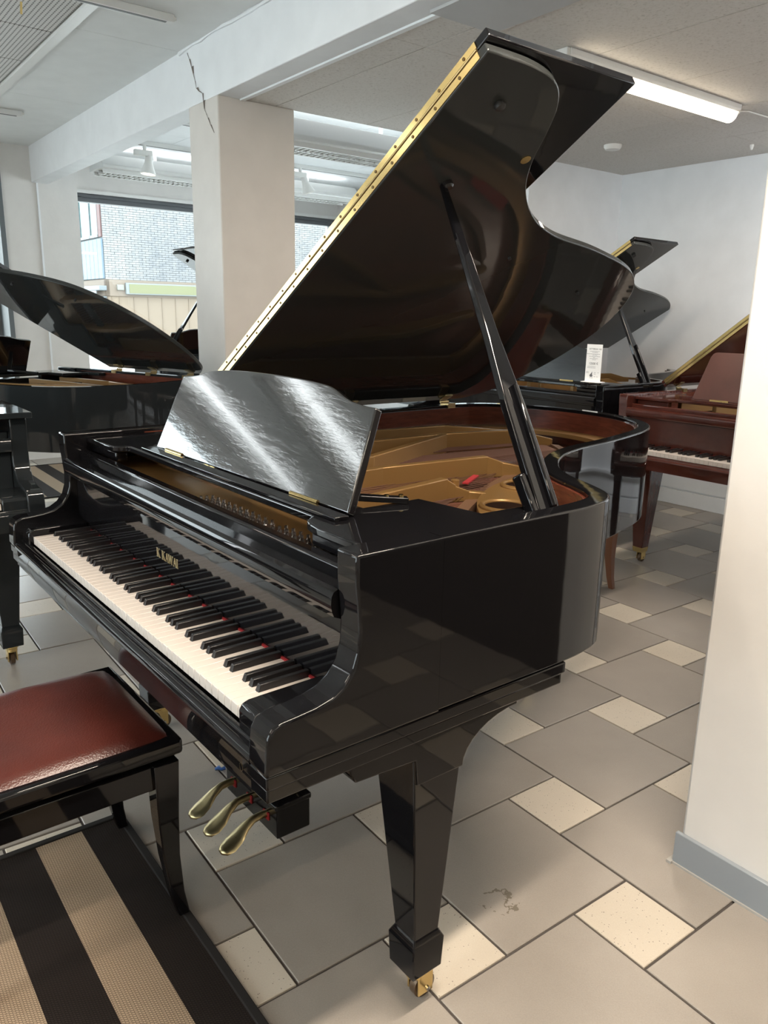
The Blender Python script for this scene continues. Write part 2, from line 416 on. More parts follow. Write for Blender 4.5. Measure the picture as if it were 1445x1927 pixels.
# ceilings
cs = struct('ceiling', MB().box(-3.4, 1.96, -3.2, QW + .3, CL + .02, CL + .12).box(1.94, 5.6, 4.0, QW + .3, CL + .02, CL + .12), 'ceiling_smooth')
qs = [-3.2, -1.7, -.2, 1.3, 2.85, 4.41, 5.9, 7.65]
for k in range(len(qs) - 1):
    obj('ceiling_board', MB().box(1.385, 1.95, qs[k] + .0015, qs[k + 1] - .0015, CL, CL + .02), 'ceiling_smooth', cs)
for k in range(12):
    q0 = 7.6 - .607 * (k + 1); 
    obj('acoustic_panel', MB().box(.70, 1.325, q0 + .007, q0 + .600, CL + .004, CL + .02), 'acoustic_panel', cs)
obj('panel_trim', MB().box(1.333, 1.383, -3.2, QW, CL - .012, CL + .02), 'white_metal', cs)
obj('ceiling_infill', MB().box(-3.3, .697, -3.2, QW, CL + .004, CL + .02), 'ceiling_smooth', cs)
for k in range(4):
    for j in range(3):
        obj('white_ceiling_board', MB().box(1.96 + k * .9 + .0015, 1.96 + (k + 1) * .9 - .0015, 4.0 + j * 1.2 + .0015, 4.0 + (j + 1) * 1.2 - .0015, CL, CL + .02), 'ceiling_white', cs)
cr = struct('ceiling_right', MB().box(2.10, 5.31, -3.2, 4.0, CR + .016, CR + .33), 'louvre_dark')
ps = [2.10, 2.29, 2.895, 3.487, 4.10, 4.70, 5.31]; qq = [-2.25, -1.0, .25, 1.5, 2.75, 4.0]
for a0, a1 in zip(ps[:-1], ps[1:]):
    for b0, b1 in zip(qq[:-1], qq[1:]):
        if a0 < 2.3 and b0 < 1.4 and a1 < 2.3: pass
        obj('ceiling_panel', MB().box(a0 + .0022, a1 - .0022, b0 + .0016, b1 - .0016, CR, CR + .014), 'ceiling_speckled', cr, bevel=.0012, segs=1)
obj('edge_strip', MB().box(2.075, 2.10, -3.2, 4.0, CR - .008, CR + .014), 'ceiling_white', cr)
struct('trim_1', MB().box(2.04, 2.36, .9, 2.43, CR - .012, CR - .001), 'soffit_grey')
# beam, pillars
struct('beam', MB().box(1.95, 2.09, -3.2, QW, CR, CL + .03), 'wall_white', bevel=.004)
pl = struct('pillar', MB().box(1.949, 2.40, 3.98, 4.335, 0, CR + .001), 'pillar_paint', bevel=.006)
struct('wall_right', MB().box(1.665, 2.2, .52, .895, 0, CL), 'wall_paint', bevel=.008)
bs = struct('baseboard_right', MB().box(1.660, 1.668, .53, .89, .004, .088), 'base_tile')
for k in range(2):
    q1 = .905 - k * .30 - (.02 if k else 0)
    obj('skirting_tile', MB().box(1.653, 1.666, max(q1 - .298, .525), q1, .004, .09), 'base_tile', bs, bevel=.002)
obj('silicone_joint', MB().box(1.649, 1.656, .52, .910, 0, .006).box(1.642, 2.2, .902, .915, 0, .008), 'silicone', bs)
# crack in the pillar plaster, ragged bead along beam top
def px_on_p(px, py, p0):
    d = rt * ((px - 722.5) / F_PX) + up * ((963.5 - py) / F_PX) + fwd
    e1 = Vector((cos(A), sin(A), 0)); t = p0 / d.dot(e1); P = Vector((0, 0, H)) + d * t
    return P.dot(Vector((-sin(A), cos(A), 0))), P.z
mb = MB(); pts = [(352, 100), (356, 112), (360, 126), (363, 138), (367, 153), (369, 166), (374, 172), (381, 176), (382, 190), (384, 205), (388, 214), (391, 222), (396, 235), (403, 250)]
for (a, b) in zip(pts[:-1], pts[1:]):
    wd_ = random.choice((1.0, 2.2, 4.2))
    (q0, z0), (q1, z1) = px_on_p(*a, 1.9485), px_on_p(*b, 1.9485); (q2, _), (q3, _) = px_on_p(a[0] + wd_, a[1], 1.9485), px_on_p(b[0] + wd_ * .4, b[1], 1.9485)
    mb.add([(1.9478, q0, z0), (1.9478, q2, z0), (1.9478, q3, z1), (1.9478, q1, z1), (1.952, q0, z0), (1.952, q2, z0), (1.952, q3, z1), (1.952, q1, z1)], [(0, 1, 2, 3), (4, 5, 1, 0), (7, 6, 2, 3)])
obj('plaster_crack', mb, 'crack', pl)
mb = MB(); path = [(1.945, 4.42 - .09 * i, CL - .006 + random.uniform(-.006, .006)) for i in range(40)]
mb.tube(path, [random.uniform(.004, .011) for _ in path], 6)
struct('trim_2', mb, 'wall_white')
# far walls
struct('wall_far_right', MB().box(5.31, 5.45, -3.2, 4.1, 0, CR + .05), 'wall_white')
struct('baseboard_far_right', MB().box(5.285, 5.312, -3.2, 3.98, 0, .11).box(5.295, 5.312, -3.2, 3.98, .11, .125), 'wall_white', bevel=.003)
mbt = MB(); 
struct('trim_3', MB().box(5.25, 5.31, -3.0, 3.9, .27, .29).box(5.285, 5.31, -3.0, 3.9, .125, .27), 'wall_white')
struct('wall_back', MB().box(4.28, 5.45, 3.98, 4.10, 0, CL), 'wall_white')
struct('wall_added_dark', MB().box(2.25, 2.35, -3.2, .56, 0, CR), 'added_dark_panel')  # unseen dark wall added so the piano side mirrors dark
struct('wall_rear', MB().box(-3.5, 5.5, -3.3, -3.18, 0, CL + .1), 'wall_paint')
struct('wall_left', MB().box(-3.5, -3.38, -3.2, QW, 0, .5).box(-3.5, -3.38, -3.2, QW, 2.3, CL + .1).box(-3.5, -3.38, -3.2, .4, .5, 2.3).box(-3.5, -3.38, 4.4, QW, .5, 2.3), 'wall_paint')
# window wall: lintel, sill, piers
ww = MB().box(-3.5, 5.6, QW + .25, QW + .5, 2.44, CL + .1).box(-3.5, 5.6, QW + .25, QW + .5, 0, .35)
ww.box(1.695, 2.335, QW, QW + .5, 0, CL + .03).box(4.15, 4.55, QW + .25, QW + .5, .3, 2.5).box(5.33, 5.6, QW + .1, QW + .5, 0, CL + .1).box(-.9, -.5, QW + .1, QW + .5, 0, CL)
struct('wall_window_side', ww, 'wall_paint')
struct('wall_end', MB().box(5.5, 5.62, 4.0, QW + .3, 0, .4).box(5.5, 5.62, 4.0, QW + .3, 2.45, CL + .1).box(5.5, 5.62, 4.0, 4.3, .4, 2.45).box(5.5, 5.62, 7.3, QW + .3, .4, 2.45), 'wall_white')
w6 = struct('added_window', MB().box(5.53, 5.59, 4.3, 7.3, .4, .46).box(5.53, 5.59, 4.3, 7.3, 2.39, 2.45).box(5.53, 5.59, 4.3, 4.36, .4, 2.45).box(5.53, 5.59, 7.24, 7.3, .4, 2.45).box(5.53, 5.59, 5.77, 5.83, .4, 2.45), 'dark_frame')  # unseen glazing added to let more daylight into the window bay
obj('pane', MB().box(5.555, 5.56, 4.36, 7.24, .46, 2.39), 'window_glass', w6)
struct('trim_4', MB().box(1.985, 2.0, QW - .014, QW, .1, CR), 'wall_white')
struct('trim_5', MB().box(2.335, 5.33, QW + .22, QW + .25, 2.42, 2.45).box(2.335, 5.33, QW + .14, QW + .25, .35, .38), 'white_metal')
def window(name, p0, p1, z0, z1, q, fw=.07, mull=()):
    m_ = MB().box(p0, p1, q, q + .09, z1 - .085, z1).box(p0, p1, q, q + .09, z0, z0 + fw)
    m_.box(p0, p0 + fw, q, q + .09, z0, z1).box(p1 - fw, p1, q, q + .09, z0, z1).box(p0, p1, q - .02, q, z1 - .045, z1 - .015)
    for c in mull: m_.box(c - .04, c + .04, q, q + .09, z0, z1)
    w_ = struct(name, m_, 'dark_frame', bevel=.003)
    obj('pane', MB().box(p0 + fw, p1 - fw, q + .04, q + .046, z0 + fw, z1 - fw), 'window_glass', w_)
    return w_
window('window_1', 2.335, 4.16, .38, 2.435, QW + .28, .06)
window('window_2', 4.54, 5.34, .38, 2.435, QW + .28, .075)
window('window_3', -.5, 1.67, .3, 2.5, QW + .28, .05)
window('window_4', -3.38, -.9, .3, 2.5, QW + .28, .05)
obj_w5 = struct('window_5', MB().box(-3.46, -3.40, .4, .47, .5, 2.3).box(-3.46, -3.40, 4.33, 4.4, .5, 2.3).box(-3.46, -3.40, .4, 4.4, .5, .57).box(-3.46, -3.40, .4, 4.4, 2.23, 2.3).box(-3.46, -3.40, 2.36, 2.43, .5, 2.3), 'dark_frame')
obj('pane', MB().box(-3.435, -3.43, .47, 4.33, .57, 2.23), 'window_glass', obj_w5)
# pale jamb panel at the far left
struct('trim_6', MB().box(1.66, 1.70, QW - .02, QW + .3, .3, 2.5), 'pale_frame')

# ------------------------------------------------------------------ outside
QB, PB = 28.145, 9.344
st_ = struct('floor_street', MB().box(-40, 60, QW + .5, 60, -.35, -.15), 'street')
rb = W(PB, QB, -.15)
bd = thing('shop_building', 'white brick building across the street with tan boarded ground floor', 'building', rb, A)
def bz(z): return z + .15
obj('wall', MB().box(0, 22, .12, 12, 0, bz(1.88)).box(0, 22, .12, 12, bz(1.88), bz(2.44)).box(0, 22, .10, 12, bz(2.44), bz(7.2)), 'mortar', bd)
obj('fascia', MB().box(-.03, 22, 0, .14, bz(1.88), bz(2.44)).box(-.03, .12, 0, 11, bz(1.88), bz(2.44)), 'fascia', bd, bevel=.01)
obj('boarding', MB().box(0, 22, .05, .14, 0, bz(1.88)), 'tan_board', bd)
bt = MB().box(-.022, .022, -.02, 0, 0, bz(1.86)).mesh('batten', 'tan_batten')
for x in [.07, .2, .46] + [.98 + .515 * k for k in range(16)]:
    o = obj('batten', bt, None, bd); o.location = (x, .05, 0)
obj('roof_edge', MB().box(-.2, 22.2, -.1, 12, bz(7.2), bz(7.45)), 'grey_metal', bd)
# bricks
bw, bh, gj = .235, .0665, .0095
br_me = MB().box(0, bw, -.10, .10, 0, bh).mesh('brick', 'brick_white'); brest = MB(); nbr = 0
rows = int((7.2 - 2.44) / (bh + gj))
for r_ in range(rows):
    z0 = bz(2.445) + r_ * (bh + gj)
    x = -.002 - (.5 if r_ % 2 else 0) * 0
    k = 0
    while x < 21.5:
        w_ = bw * .48 if (k == 0 and r_ % 2) else bw
        if w_ == bw and .0 <= x < 3.35 and r_ % 1 == 0 and nbr < 295 and (2.445 + r_ * (bh + gj)) < 4.1:
            o = obj('brick', br_me, None, bd); o.location = (x, .10 + random.uniform(-.006, .006), z0); nbr += 1
        else: brest.box(x, x + w_, .0 + random.uniform(-.006, .006), .12, z0, z0 + bh)
        x += w_ + gj; k += 1
    yy = 0.0 + .12
    for k in range(1, 4): brest.box(-.004, .05, yy + (k - 1) * (bw + gj), yy + (k - 1) * (bw + gj) + bw, z0, z0 + bh) if z0 < bz(3.7) or z0 > bz(5.6) else None
obj('brickwork', brest, 'brick_white', bd, kind='stuff')
sg = obj('sign_band', MB().box(.65, 7.6, -.14, .0, bz(1.95), bz(2.345)), 'sign_edge', bd, bevel=.02)
obj('sign_face', MB().box(.76, 7.5, -.15, -.13, bz(1.995), bz(2.30)), 'sign_green', sg)
obj('meter_box', MB().box(.355, .60, -.09, .0, bz(2.085), bz(2.275)), 'box_grey', bd, bevel=.015)
obj('poster', MB().box(1.0, 1.47, .035, .05, bz(.38), bz(.94)), 'paper', bd)
# side of the building that runs back from the corner
wn = obj('window', MB().box(-.06, .0, .36, 2.6, bz(3.84), bz(3.93)).box(-.06, .0, .36, 2.6, bz(5.25), bz(5.34)).box(-.06, .0, .36, .46, bz(3.84), bz(5.34)).box(-.06, .0, 1.18, 1.30, bz(3.84), bz(5.34)).box(-.06, .0, 2.3, 2.42, bz(3.84), bz(5.34)), 'pale_frame', bd)
obj('pane', MB().box(-.03, -.02, .4, 2.6, bz(3.88), bz(5.3)), 'teal_glass', wn)
obj('red_trim_board', MB().box(-.05, .0, .06, .36, bz(3.84), bz(5.5)), 'red_trim', bd)
bp_me = MB().box(-.07, 0, 0, .42, 0, 1.32).mesh('blue_panel', 'blue_panel')
for k in range(7):
    o = obj('blue_panel', bp_me, None, bd, bevel=.012); o.location = (-.01, .02 + k * .435, bz(2.46))
aw = obj('awning', MB().box(-.28, -.02, -.12, 4, bz(2.06), bz(2.22)), 'pale_frame', bd, bevel=.02)
obj('awning_valance', MB().box(-.27, -.24, .3, 4, bz(1.93), bz(2.06)), 'awning', aw)
sw = obj('shop_window', MB().box(-.05, 0, 0, .14, 0, bz(1.84)).box(-.05, 0, 0, 4, bz(1.76), bz(1.86)), 'pale_frame', bd)
obj('pane', MB().box(-.03, -.02, .14, 4, 0, bz(1.78)), 'teal_glass', sw)

# ------------------------------------------------------------------ lamps
def area(name, parent, loc, sx, sy, power, col, rot=(0, 0, 0)):
    l = bpy.data.lights.new(name, 'AREA'); l.shape = 'RECTANGLE'; l.size = sx; l.size_y = sy; l.energy = power; l.color = col
    o = bpy.data.objects.new(name, l); COL.objects.link(o); o.parent = parent; o.location = loc; o.rotation_euler = rot; return o
def batten(label, p, q, z, length, power, rotz=0, cable=False, group=None, col=(1, .86, .71), tilt=0):
    t = thing('batten_lamp', label, 'ceiling lamp', W(p, q, z - .001), A + rotz, group)
    L = length / 2
    obj('housing', MB().prism([(-.055, 0), (-.055, -.022), (-.045, -.034), (.045, -.034), (.055, -.022), (.055, 0)], -L, L, 'x'), 'white_metal', t, bevel=.002)
    arc = [(.043 * cos(a), -.034 - .045 * sin(a)) for a in [pi * k / 10 for k in range(11)]]
    obj('diffuser', MB().prism(arc, -L + .02, L - .01, 'x'), 'lamp_glow', t, smooth=40)
    obj('end_cap', MB().prism([(-.05, 0), (-.05, -.06), (-.03, -.082), (.03, -.082), (.05, -.06), (.05, 0)], -L - .02, -L + .015, 'x'), 'white_plastic', t, bevel=.003)
    obj('end_cap', MB().prism([(-.05, 0), (-.05, -.04), (-.03, -.05), (.03, -.05), (.05, -.04), (.05, 0)], L - .012, L, 'x'), 'white_plastic', t, bevel=.003)
    area('lamp_light', t, (0, 0, -.09), length, .08, power, col, (0, tilt, 0))
    if cable: obj('cable', MB().tube([(L, 0, -.012), (L + .06, .01, -.010), (L + .13, -.02, -.006), (L + .5, -.03, -.006), (L + 1.2, -.03, -.006)], .004, 6), 'white_plastic', t)
    return t
batten('glowing batten lamp over the back pianos beside the lid', 3.40, 2.41, CR, 1.33, LAMP_RIGHT, cable=True)
battens = [(1.0, .45, 2.4), (-1.8, 1.4, .75), (-1.6, -.8, .6), (-2.0, 3.3, .9), (.3, -1.6, .5)]  # unseen; first set by the piano's shadow edge, the rest added as fill
for k, (p, q, f_) in enumerate(battens):
    batten('unseen batten lamp on the ceiling behind the viewer', p, q, CL, 1.33, LAMP_LEFT * f_, group='battens over the front of the shop')
for k, (p, q) in enumerate([(4.2, .9), (4.2, -.9)]):
    batten('added fill batten on the low ceiling behind the right wall', p, q, CR, 1.33, FILL_BACK, group='added battens over the hidden right bay', col=(.93, .97, 1), tilt=-1.0)  # added cool fill tilted at the far wall, in place of daylight
# ceiling tracks and spots
def track(label, p0, p1, q, z, group=None):
    t = thing('lamp_track', label, 'track', W((p0 + p1) / 2, q, z), A, group); L = (p1 - p0) / 2
    obj('rail', MB().box(-L, L, -.022, .022, -.034, 0), 'white_metal', t, bevel=.002)
    obj('groove', MB().box(-L, L - .03, -.009, .009, -.0355, -.030), 'louvre_dark', t)
    obj('end_cap', MB().box(L - .02, L + .006, -.020, .020, -.03, -.002).box(L, L + .02, -.008, .008, -.02, -.006), 'white_plastic', t)
track('white track ending near the crack above the pillar', .9, 1.70, 3.93, CL)
track('short white track above the far left corner', 1.1, 1.60, 6.40, CL)
track('white track carrying the spots before the window', 2.2, 4.95, 6.75, CL)
track('white track end behind the louvred lamp beside the pillar', 2.5, 4.05, 5.85, CL)
def spot(label, p, q, z, lit, tilt=.3, sc=1.0, rz=0):
    t = thing('spot_lamp', label, 'spotlight', W(p, q, z), A + rz)
    obj('adapter', MB().box(-.09, .06, -.022, .022, -.085, -.04).box(-.012, .012, -.012, .012, -.04, 0), 'white_plastic', t, bevel=.004)
    hd = obj('shade', MB().lathe([(.024, 0), (.027, -.02), (.028, -.05), (.040, -.085), (.055, -.125), (.056, -.128), (.050, -.128), (.045, -.115)], n=28), 'white_plastic', t, smooth=40)
    hd.location = (.035, 0, -.075); hd.rotation_euler = (tilt * .2, tilt, 0); hd.scale = (sc,) * 3
    bl = obj('bulb', MB().lathe([(.03, -.105), (.044, -.116), (.044, -.118)], n=20), 'spot_glow' if lit else 'white_plastic', hd)
    if lit:
        l = bpy.data.lights.new('spot_light', 'SPOT'); l.energy = 12; l.color = (1, .82, .6); l.spot_size = 1.3; l.spot_blend = .6; l.shadow_soft_size = .03
        lo = bpy.data.objects.new('spot_light', l); COL.objects.link(lo); lo.parent = hd; lo.location = (0, 0, -.13)
    return t
spot('lit white spotlight under the beam, left of the pillar', 2.62, 6.72, CL - .037, True, .1, 1.15)
spot('lit white spotlight right of the pillar, before the second window', 4.10, 6.70, CL - .037, True, -.35, 1.15)
s0 = spot('unlit white spotlight near the perforated ceiling panels, cut by the frame', .83, 3.35, CL - .02, False, .15, 1.25)
obj('pull_cord', MB().tube([(.045, .01, -.26), (.043, .012, -.30)], .004, 6), 'brass', s0)
def louvre(label, p0, p1, q0, q1, z, hgt, up_=.27):
    t = thing('louvred_lamp', label, 'ceiling lamp', W((p0 + p1) / 2, (q0 + q1) / 2, z), A); L = (p1 - p0) / 2; D = (q1 - q0) / 2
    obj('housing', MB().prism([(-D, .0), (-D, .03), (-D * .55, hgt), (D * .55, hgt), (D, .03), (D, 0)], -L, L, 'x'), 'white_metal', t, bevel=.006)
    obj('tray', MB().box(-L + .05, L - .05, -D * .62, D * .62, -.008, -.002), 'louvre_dark', t)
    obj('frame', MB().box(-L + .02, L - .02, -D * .7, -D * .6, -.03, 0).box(-L + .02, L - .02, D * .6, D * .7, -.03, 0).box(-L + .02, L - .02, -.006, .006, -.03, 0), 'white_metal', t)
    fin = MB().box(-.003, .003, -D * .62, D * .62, -.03, -.006).mesh('fin', 'white_metal')
    n = int((p1 - p0 - .1) / .045)
    for k in range(n):
        o = obj('fin', fin, None, t); o.location = (-L + .06 + k * .045, 0, 0)
    area('up_light', t, (0, 0, hgt + .012), (p1 - p0) * .9, D * .9, LAMP_UP * up_ * (p1 - p0) / 2, (.93, .97, 1), (pi, 0, 0))
    for s_ in (-L * .6, L * .6): obj('hanger', MB().box(s_ - .01, s_ + .01, -.01, .01, hgt, CL - z), 'white_metal', t)
louvre('long louvred lamp just before the window, behind the spotlights', 2.36, 5.0, 7.0, 7.35, 2.52, .12)
louvre('added louvred lamp over the window bay left of the view, nearer the window', -3.1, -.7, 7.0, 7.35, 2.52, .10, 1)  # unseen uplight added to brighten the ceiling the music desk mirrors
louvre('added louvred lamp over the window bay left of the view, nearer the room', -3.1, -.7, 5.0, 5.35, 2.52, .10, 1)  # second uplight added for the same mirrored ceiling
louvre('louvred lamp right of the pillar, nearer of the two', 2.45, 4.0, 4.72, 5.10, 2.46, .15)
obj_sd = MB().lathe([(.055, 0), (.055, -.012), (.045, -.028), (.01, -.032)], n=28)
o = obj('smoke_detector', obj_sd, 'white_plastic', None, smooth=40, loc=W(4.38, 3.38, CR)); tag(o, 'round white smoke detector on the speckled ceiling', 'smoke detector')
o = obj('ceiling_hook', MB().lathe([(.012, 0), (.012, -.01), (.006, -.03)], n=12), 'white_plastic', None, loc=W(5.0, 2.80, CR)); tag(o, 'tiny white ceiling fitting near the far right wall', 'ceiling fitting')

# ------------------------------------------------------------------ grand piano builder
RIM = [(.13, .30), (.13, .45), (.13, .60), (.126, .69), (.108, .765), (.065, .815), (0, .852), (-.08, .888), (-.15, .935), (-.212, 1.0), (-.26, 1.07), (-.295, 1.14),
       (-.33, 1.25), (-.36, 1.42), (-.395, 1.57), (-.43, 1.69), (-.475, 1.79), (-.545, 1.88), (-.64, 1.95), (-.77, 2.0), (-.90, 2.015), (-1.04, 2.0), (-1.17, 1.955), (-1.28, 1.88), (-1.335, 1.80), (-1.36, 1.70), (-1.36, 1.3), (-1.36, .8), (-1.36, .30)]
ARM = [(-.035, .692), (-.036, .70), (-.034, .735), (-.031, .755), (-.023, .768), (-.008, .774), (.02, .776), (.052, .779), (.082, .786), (.104, .800), (.121, .822), (.130, .85), (.132, .885), (.129, .92), (.125, .96), (.125, 1.005), (.301, 1.005), (.301, .692)]
def letters(x0, z0, h, text):
    """serif capitals from strokes, drawn in (x,z)"""
    mb = MB(); th, tn, d = .17 * h, .07 * h, .0006
    def stroke(a, b, w):
        ax, az = a; bx, bz_ = b; L = hypot(bx - ax, bz_ - az); nx, nz = -(bz_ - az) / L * w / 2, (bx - ax) / L * w / 2
        vs = [(ax + nx, az + nz), (bx + nx, bz_ + nz), (bx - nx, bz_ - nz), (ax - nx, az - nz)]
        mb.add([(x, -d, z) for x, z in vs] + [(x, d, z) for x, z in vs], [(0, 1, 2, 3), (7, 6, 5, 4), (0, 4, 5, 1), (1, 5, 6, 2), (2, 6, 7, 3), (3, 7, 4, 0)])
    def serif(x, z, w=.34): stroke((x - w * h / 2, z), (x + w * h / 2, z), .06 * h)
    x = x0
    for ch in text:
        if ch == 'K':
            stroke((x + .12 * h, z0), (x + .12 * h, z0 + h), th); serif(x + .12 * h, z0); serif(x + .12 * h, z0 + h)
            stroke((x + .16 * h, z0 + .4 * h), (x + .66 * h, z0 + h), tn); serif(x + .66 * h, z0 + h, .26)
            stroke((x + .32 * h, z0 + .58 * h), (x + .72 * h, z0), th); serif(x + .74 * h, z0, .28); x += 1.0 * h
        elif ch == 'A':
            stroke((x + .06 * h, z0), (x + .38 * h, z0 + h), tn); stroke((x + .38 * h, z0 + h), (x + .72 * h, z0), th); stroke((x + .2 * h, z0 + .36 * h), (x + .58 * h, z0 + .36 * h), tn)
            serif(x + .06 * h, z0, .26); serif(x + .74 * h, z0, .28); x += .95 * h
        elif ch == 'W':
            stroke((x, z0 + h), (x + .26 * h, z0), th); stroke((x + .26 * h, z0), (x + .5 * h, z0 + h), tn); stroke((x + .5 * h, z0 + h), (x + .76 * h, z0), th); stroke((x + .76 * h, z0), (x + 1.02 * h, z0 + h), tn)
            serif(x, z0 + h, .28); serif(x + .5 * h, z0 + h, .2); serif(x + 1.02 * h, z0 + h, .26); x += 1.22 * h
        elif ch == 'I':
            stroke((x + .12 * h, z0), (x + .12 * h, z0 + h), th); serif(x + .12 * h, z0); serif(x + .12 * h, z0 + h); x += .45 * h
        elif ch == '.': stroke((x - .12 * h, z0 + .05 * h), (x - .02 * h, z0 + .05 * h), .1 * h); x += .15 * h
        else: x += .35 * h
    return mb

def caster(parent, x, y, yaw=0, top=.078, sc=1.0):
    f = obj('caster', MB().lathe([(.026, top), (.026, top - .012), (.02, top - .016), (.02, top - .03)], (x, y, 0), 20).box(x - .018, x - .013, y - .004, y + .034, .018, top - .012).box(x + .013, x + .018, y - .004, y + .034, .018, top - .012), 'brass', parent, bevel=.0015)
    obj('wheel', MB().lathe([(.018, -.011), (.027, -.008), (.027, .008), (.018, .011)], (x, y + .02, .0275), 20, 'x'), 'caster_wheel', f, smooth=35)
    obj('axle', MB().lathe([(.005, -.021), (.005, .021)], (x, y + .02, .0275), 10, 'x'), 'steel', f)
    return f

def grand(label, loc, yaw, sz=1.0, length=2.015, theta=31.5, black=True, keys='each', desk=True, plate=True, logo=False, prop=True, pins=True, lyre=True, leg_style='block', name='grand_piano', tray=True, inner='rim_brown', case=None):
    t = thing(name, label, 'piano', loc, yaw)
    t.scale = (1, 1, sz)
    LQ = case or ('black_lacquer' if black else 'mahogany')
    k = (length - .6) / (2.015 - .6)
    def ys(y): return y if y < .6 else .6 + (y - .6) * k
    out = smooth_path([(x, ys(y)) for x, y in RIM], 5)
    inn = offset(out, .043)
    inn2 = offset(out, .047)
    inn[0] = (.087, .30); inn[-1] = (-1.317, .30)
    # ---- case
    obj('rim', MB().band(out, inn, .695, 1.005).drop(lambda v: abs(v[1] - .30) < 1e-4 and (v[0] > .08 or v[0] < -1.31)), LQ, t, bevel=.004, smooth=30, segs=2, ang=60)
    lining = [p for p in inn2]; l2 = offset(out, .0425)
    obj('inner_rim', MB().band(l2[1:-1], offset(out, .052)[1:-1], .80, .993), inner, t, smooth=40)
    for x0, x1 in ((.075, .13), (-1.36, -1.305)):
        obj('arm', MB().prism(ARM, x0, x1, 'x').drop(lambda v: v[1] > .3005), LQ, t, bevel=.005, segs=3, ang=50)
    for x0, x1 in ((.001, .078), (-1.308, -1.2295)):
        obj('key_block', MB().prism([(-.012, .70), (-.012, .742), (-.006, .752), (.006, .756), (.13, .757), (.15, .757), (.15, .70)], x0, x1, 'x'), LQ, t, bevel=.004)
    for x0, x1, xa, xb in ((.05, .127, .05, .1225), (-1.357, -1.28, -1.3525, -1.28)):
        obj('side_moulding', MB().box(x0, x1, -.0335, .645, .668, .6915), LQ, t, bevel=.003)
        obj('lower_moulding', MB().box(xa, xb, -.031, .640, .644, .668), LQ, t, bevel=.003)
    obj('key_bed', MB().box(-1.30, .07, .0, .62, .642, .70), LQ, t, bevel=.003)
    obj('bottom_frame', MB().bar((-.62, .62, .74), (-.62, ys(1.85), .74), .09, .08).bar((-1.25, .6, .74), (-.62, ys(1.7), .74), .07, .08).bar((0, .6, .74), (-.62, ys(1.7), .74), .07, .08), 'satin_black', t)
    obj('key_slip', MB().prism([(-.003, .640), (-.003, .710), (-.0055, .7115), (-.0135, .7125), (-.016, .7105), (-.0168, .7055), (-.0195, .7062), (-.025, .7065), (-.0305, .7035), (-.0345, .697), (-.0342, .690), (-.0315, .686), (-.031, .640)], -1.304, .0745, 'x'), LQ, t, smooth=50)
    # ---- keyboard
    if keys == 'each':
        wk = MB().box(.0004, .0230, 0, .152, .713, .735).mesh('white_key', 'keys_white')
        bk = MB().add([(-.0068, .046, .729), (.0068, .046, .729), (.0068, .150, .729), (-.0068, .150, .729), (-.0048, .053, .7475), (.0048, .053, .7475), (.0048, .150, .7475), (-.0048, .150, .7475)],
                      [(0, 3, 2, 1), (4, 5, 6, 7), (0, 1, 5, 4), (1, 2, 6, 5), (2, 3, 7, 6), (3, 0, 4, 7)]).mesh('black_key', 'ebony')
        for i in range(52):
            o = obj('white_key', wk, None, t, bevel=.0009, segs=1); o.location = (-1.2285 + i * .023625, 0, 0)
        for i in range(51):
            if i % 7 in (0, 2, 3, 5, 6):
                o = obj('black_key', bk, None, t, bevel=.0012, segs=2); o.location = (-1.2285 + (i + 1) * .023625, 0, 0)
    else:
        a, b_ = MB(), MB()
        for i in range(52): a.box(-1.2285 + i * .023625 + .0006, -1.2285 + (i + 1) * .023625 - .0006, 0, .152, .713, .735)
        for i in range(51):
            if i % 7 in (0, 2, 3, 5, 6):
                x = -1.2285 + (i + 1) * .023625; b_.box(x - .006, x + .006, .048, .15, .73, .747)
        obj('white_keys', a, 'keys_white', t, kind='stuff'); obj('black_keys', b_, 'ebony', t, kind='stuff')
    obj('key_felt', MB().box(-1.2285, 0, .1475, .1545, .735, .7385), 'red_felt', t)
    # fallboard (open) with its rounded lip
    fb = obj('fallboard', MB().prism([(.152, .735), (.152, .884), (.135, .8845), (.1225, .8900), (.1185, .8985), (.1165, .912), (.1175, .924), (.1215, .9315), (.130, .9355), (.168, .929), (.168, .735)], -1.303, .0735, 'x'), LQ, t, smooth=28)
    if logo:
        lg = obj('lettering', letters(-.715, .784, .0205, 'K. KAWAI'), 'gold_letter', fb); lg.location = (0, .1515, 0)
    obj('pinblock_rail', MB().prism([(.168, .70), (.166, .950), (.170, .954), (.196, .952), (.198, .70)], -1.303, .0735, 'x'), LQ, t, bevel=.002)
    # ---- inside
    inn_poly = [(x, y) for x, y in offset(out, .05)]
    ylim = [(-1.31, .20)] ; poly = [(.08, .20)] + inn_poly[1:-1] + ylim
    obj('soundboard', MB().prism(poly, .855, .865), 'soundboard', t)
    if plate:
        # iron plate: pin web plus hitch flange following the rim
        def circ(cx, cy, r, n=22, e=1.0): return [(cx + r * cos(2 * pi * i / n), cy + e * r * sin(2 * pi * i / n)) for i in range(n)]
        web = [(.08, .20), (.08, .50), (.0, .47), (-.25, .41), (-.75, .40), (-1.31, .40), (-1.31, .20)]
        pt = obj('iron_plate', MB().prism(web, .912, .922), 'gold_plate', t, bevel=.002)
        obj('pin_felt', MB().box(-.58, -.03, .200, .262, .922, .9235), 'pinblock', pt)
        e_ = offset(out, .052); n_ = len(e_)
        i0 = 4; i1 = n_ - 4
        fl_o = e_[i0:i1]
        ws = []
        for ii in range(i0, i1):
            f_ = (ii - i0) / (i1 - i0); ws.append(.052 + (.30 * (1 - f_ / .42) if f_ < .42 else 0) * .62 + .08)
        full = [(out[ii], out[max(ii - 1, 0)], out[min(ii + 1, n_ - 1)], w_) for ii, w_ in zip(range(i0, i1), ws)]
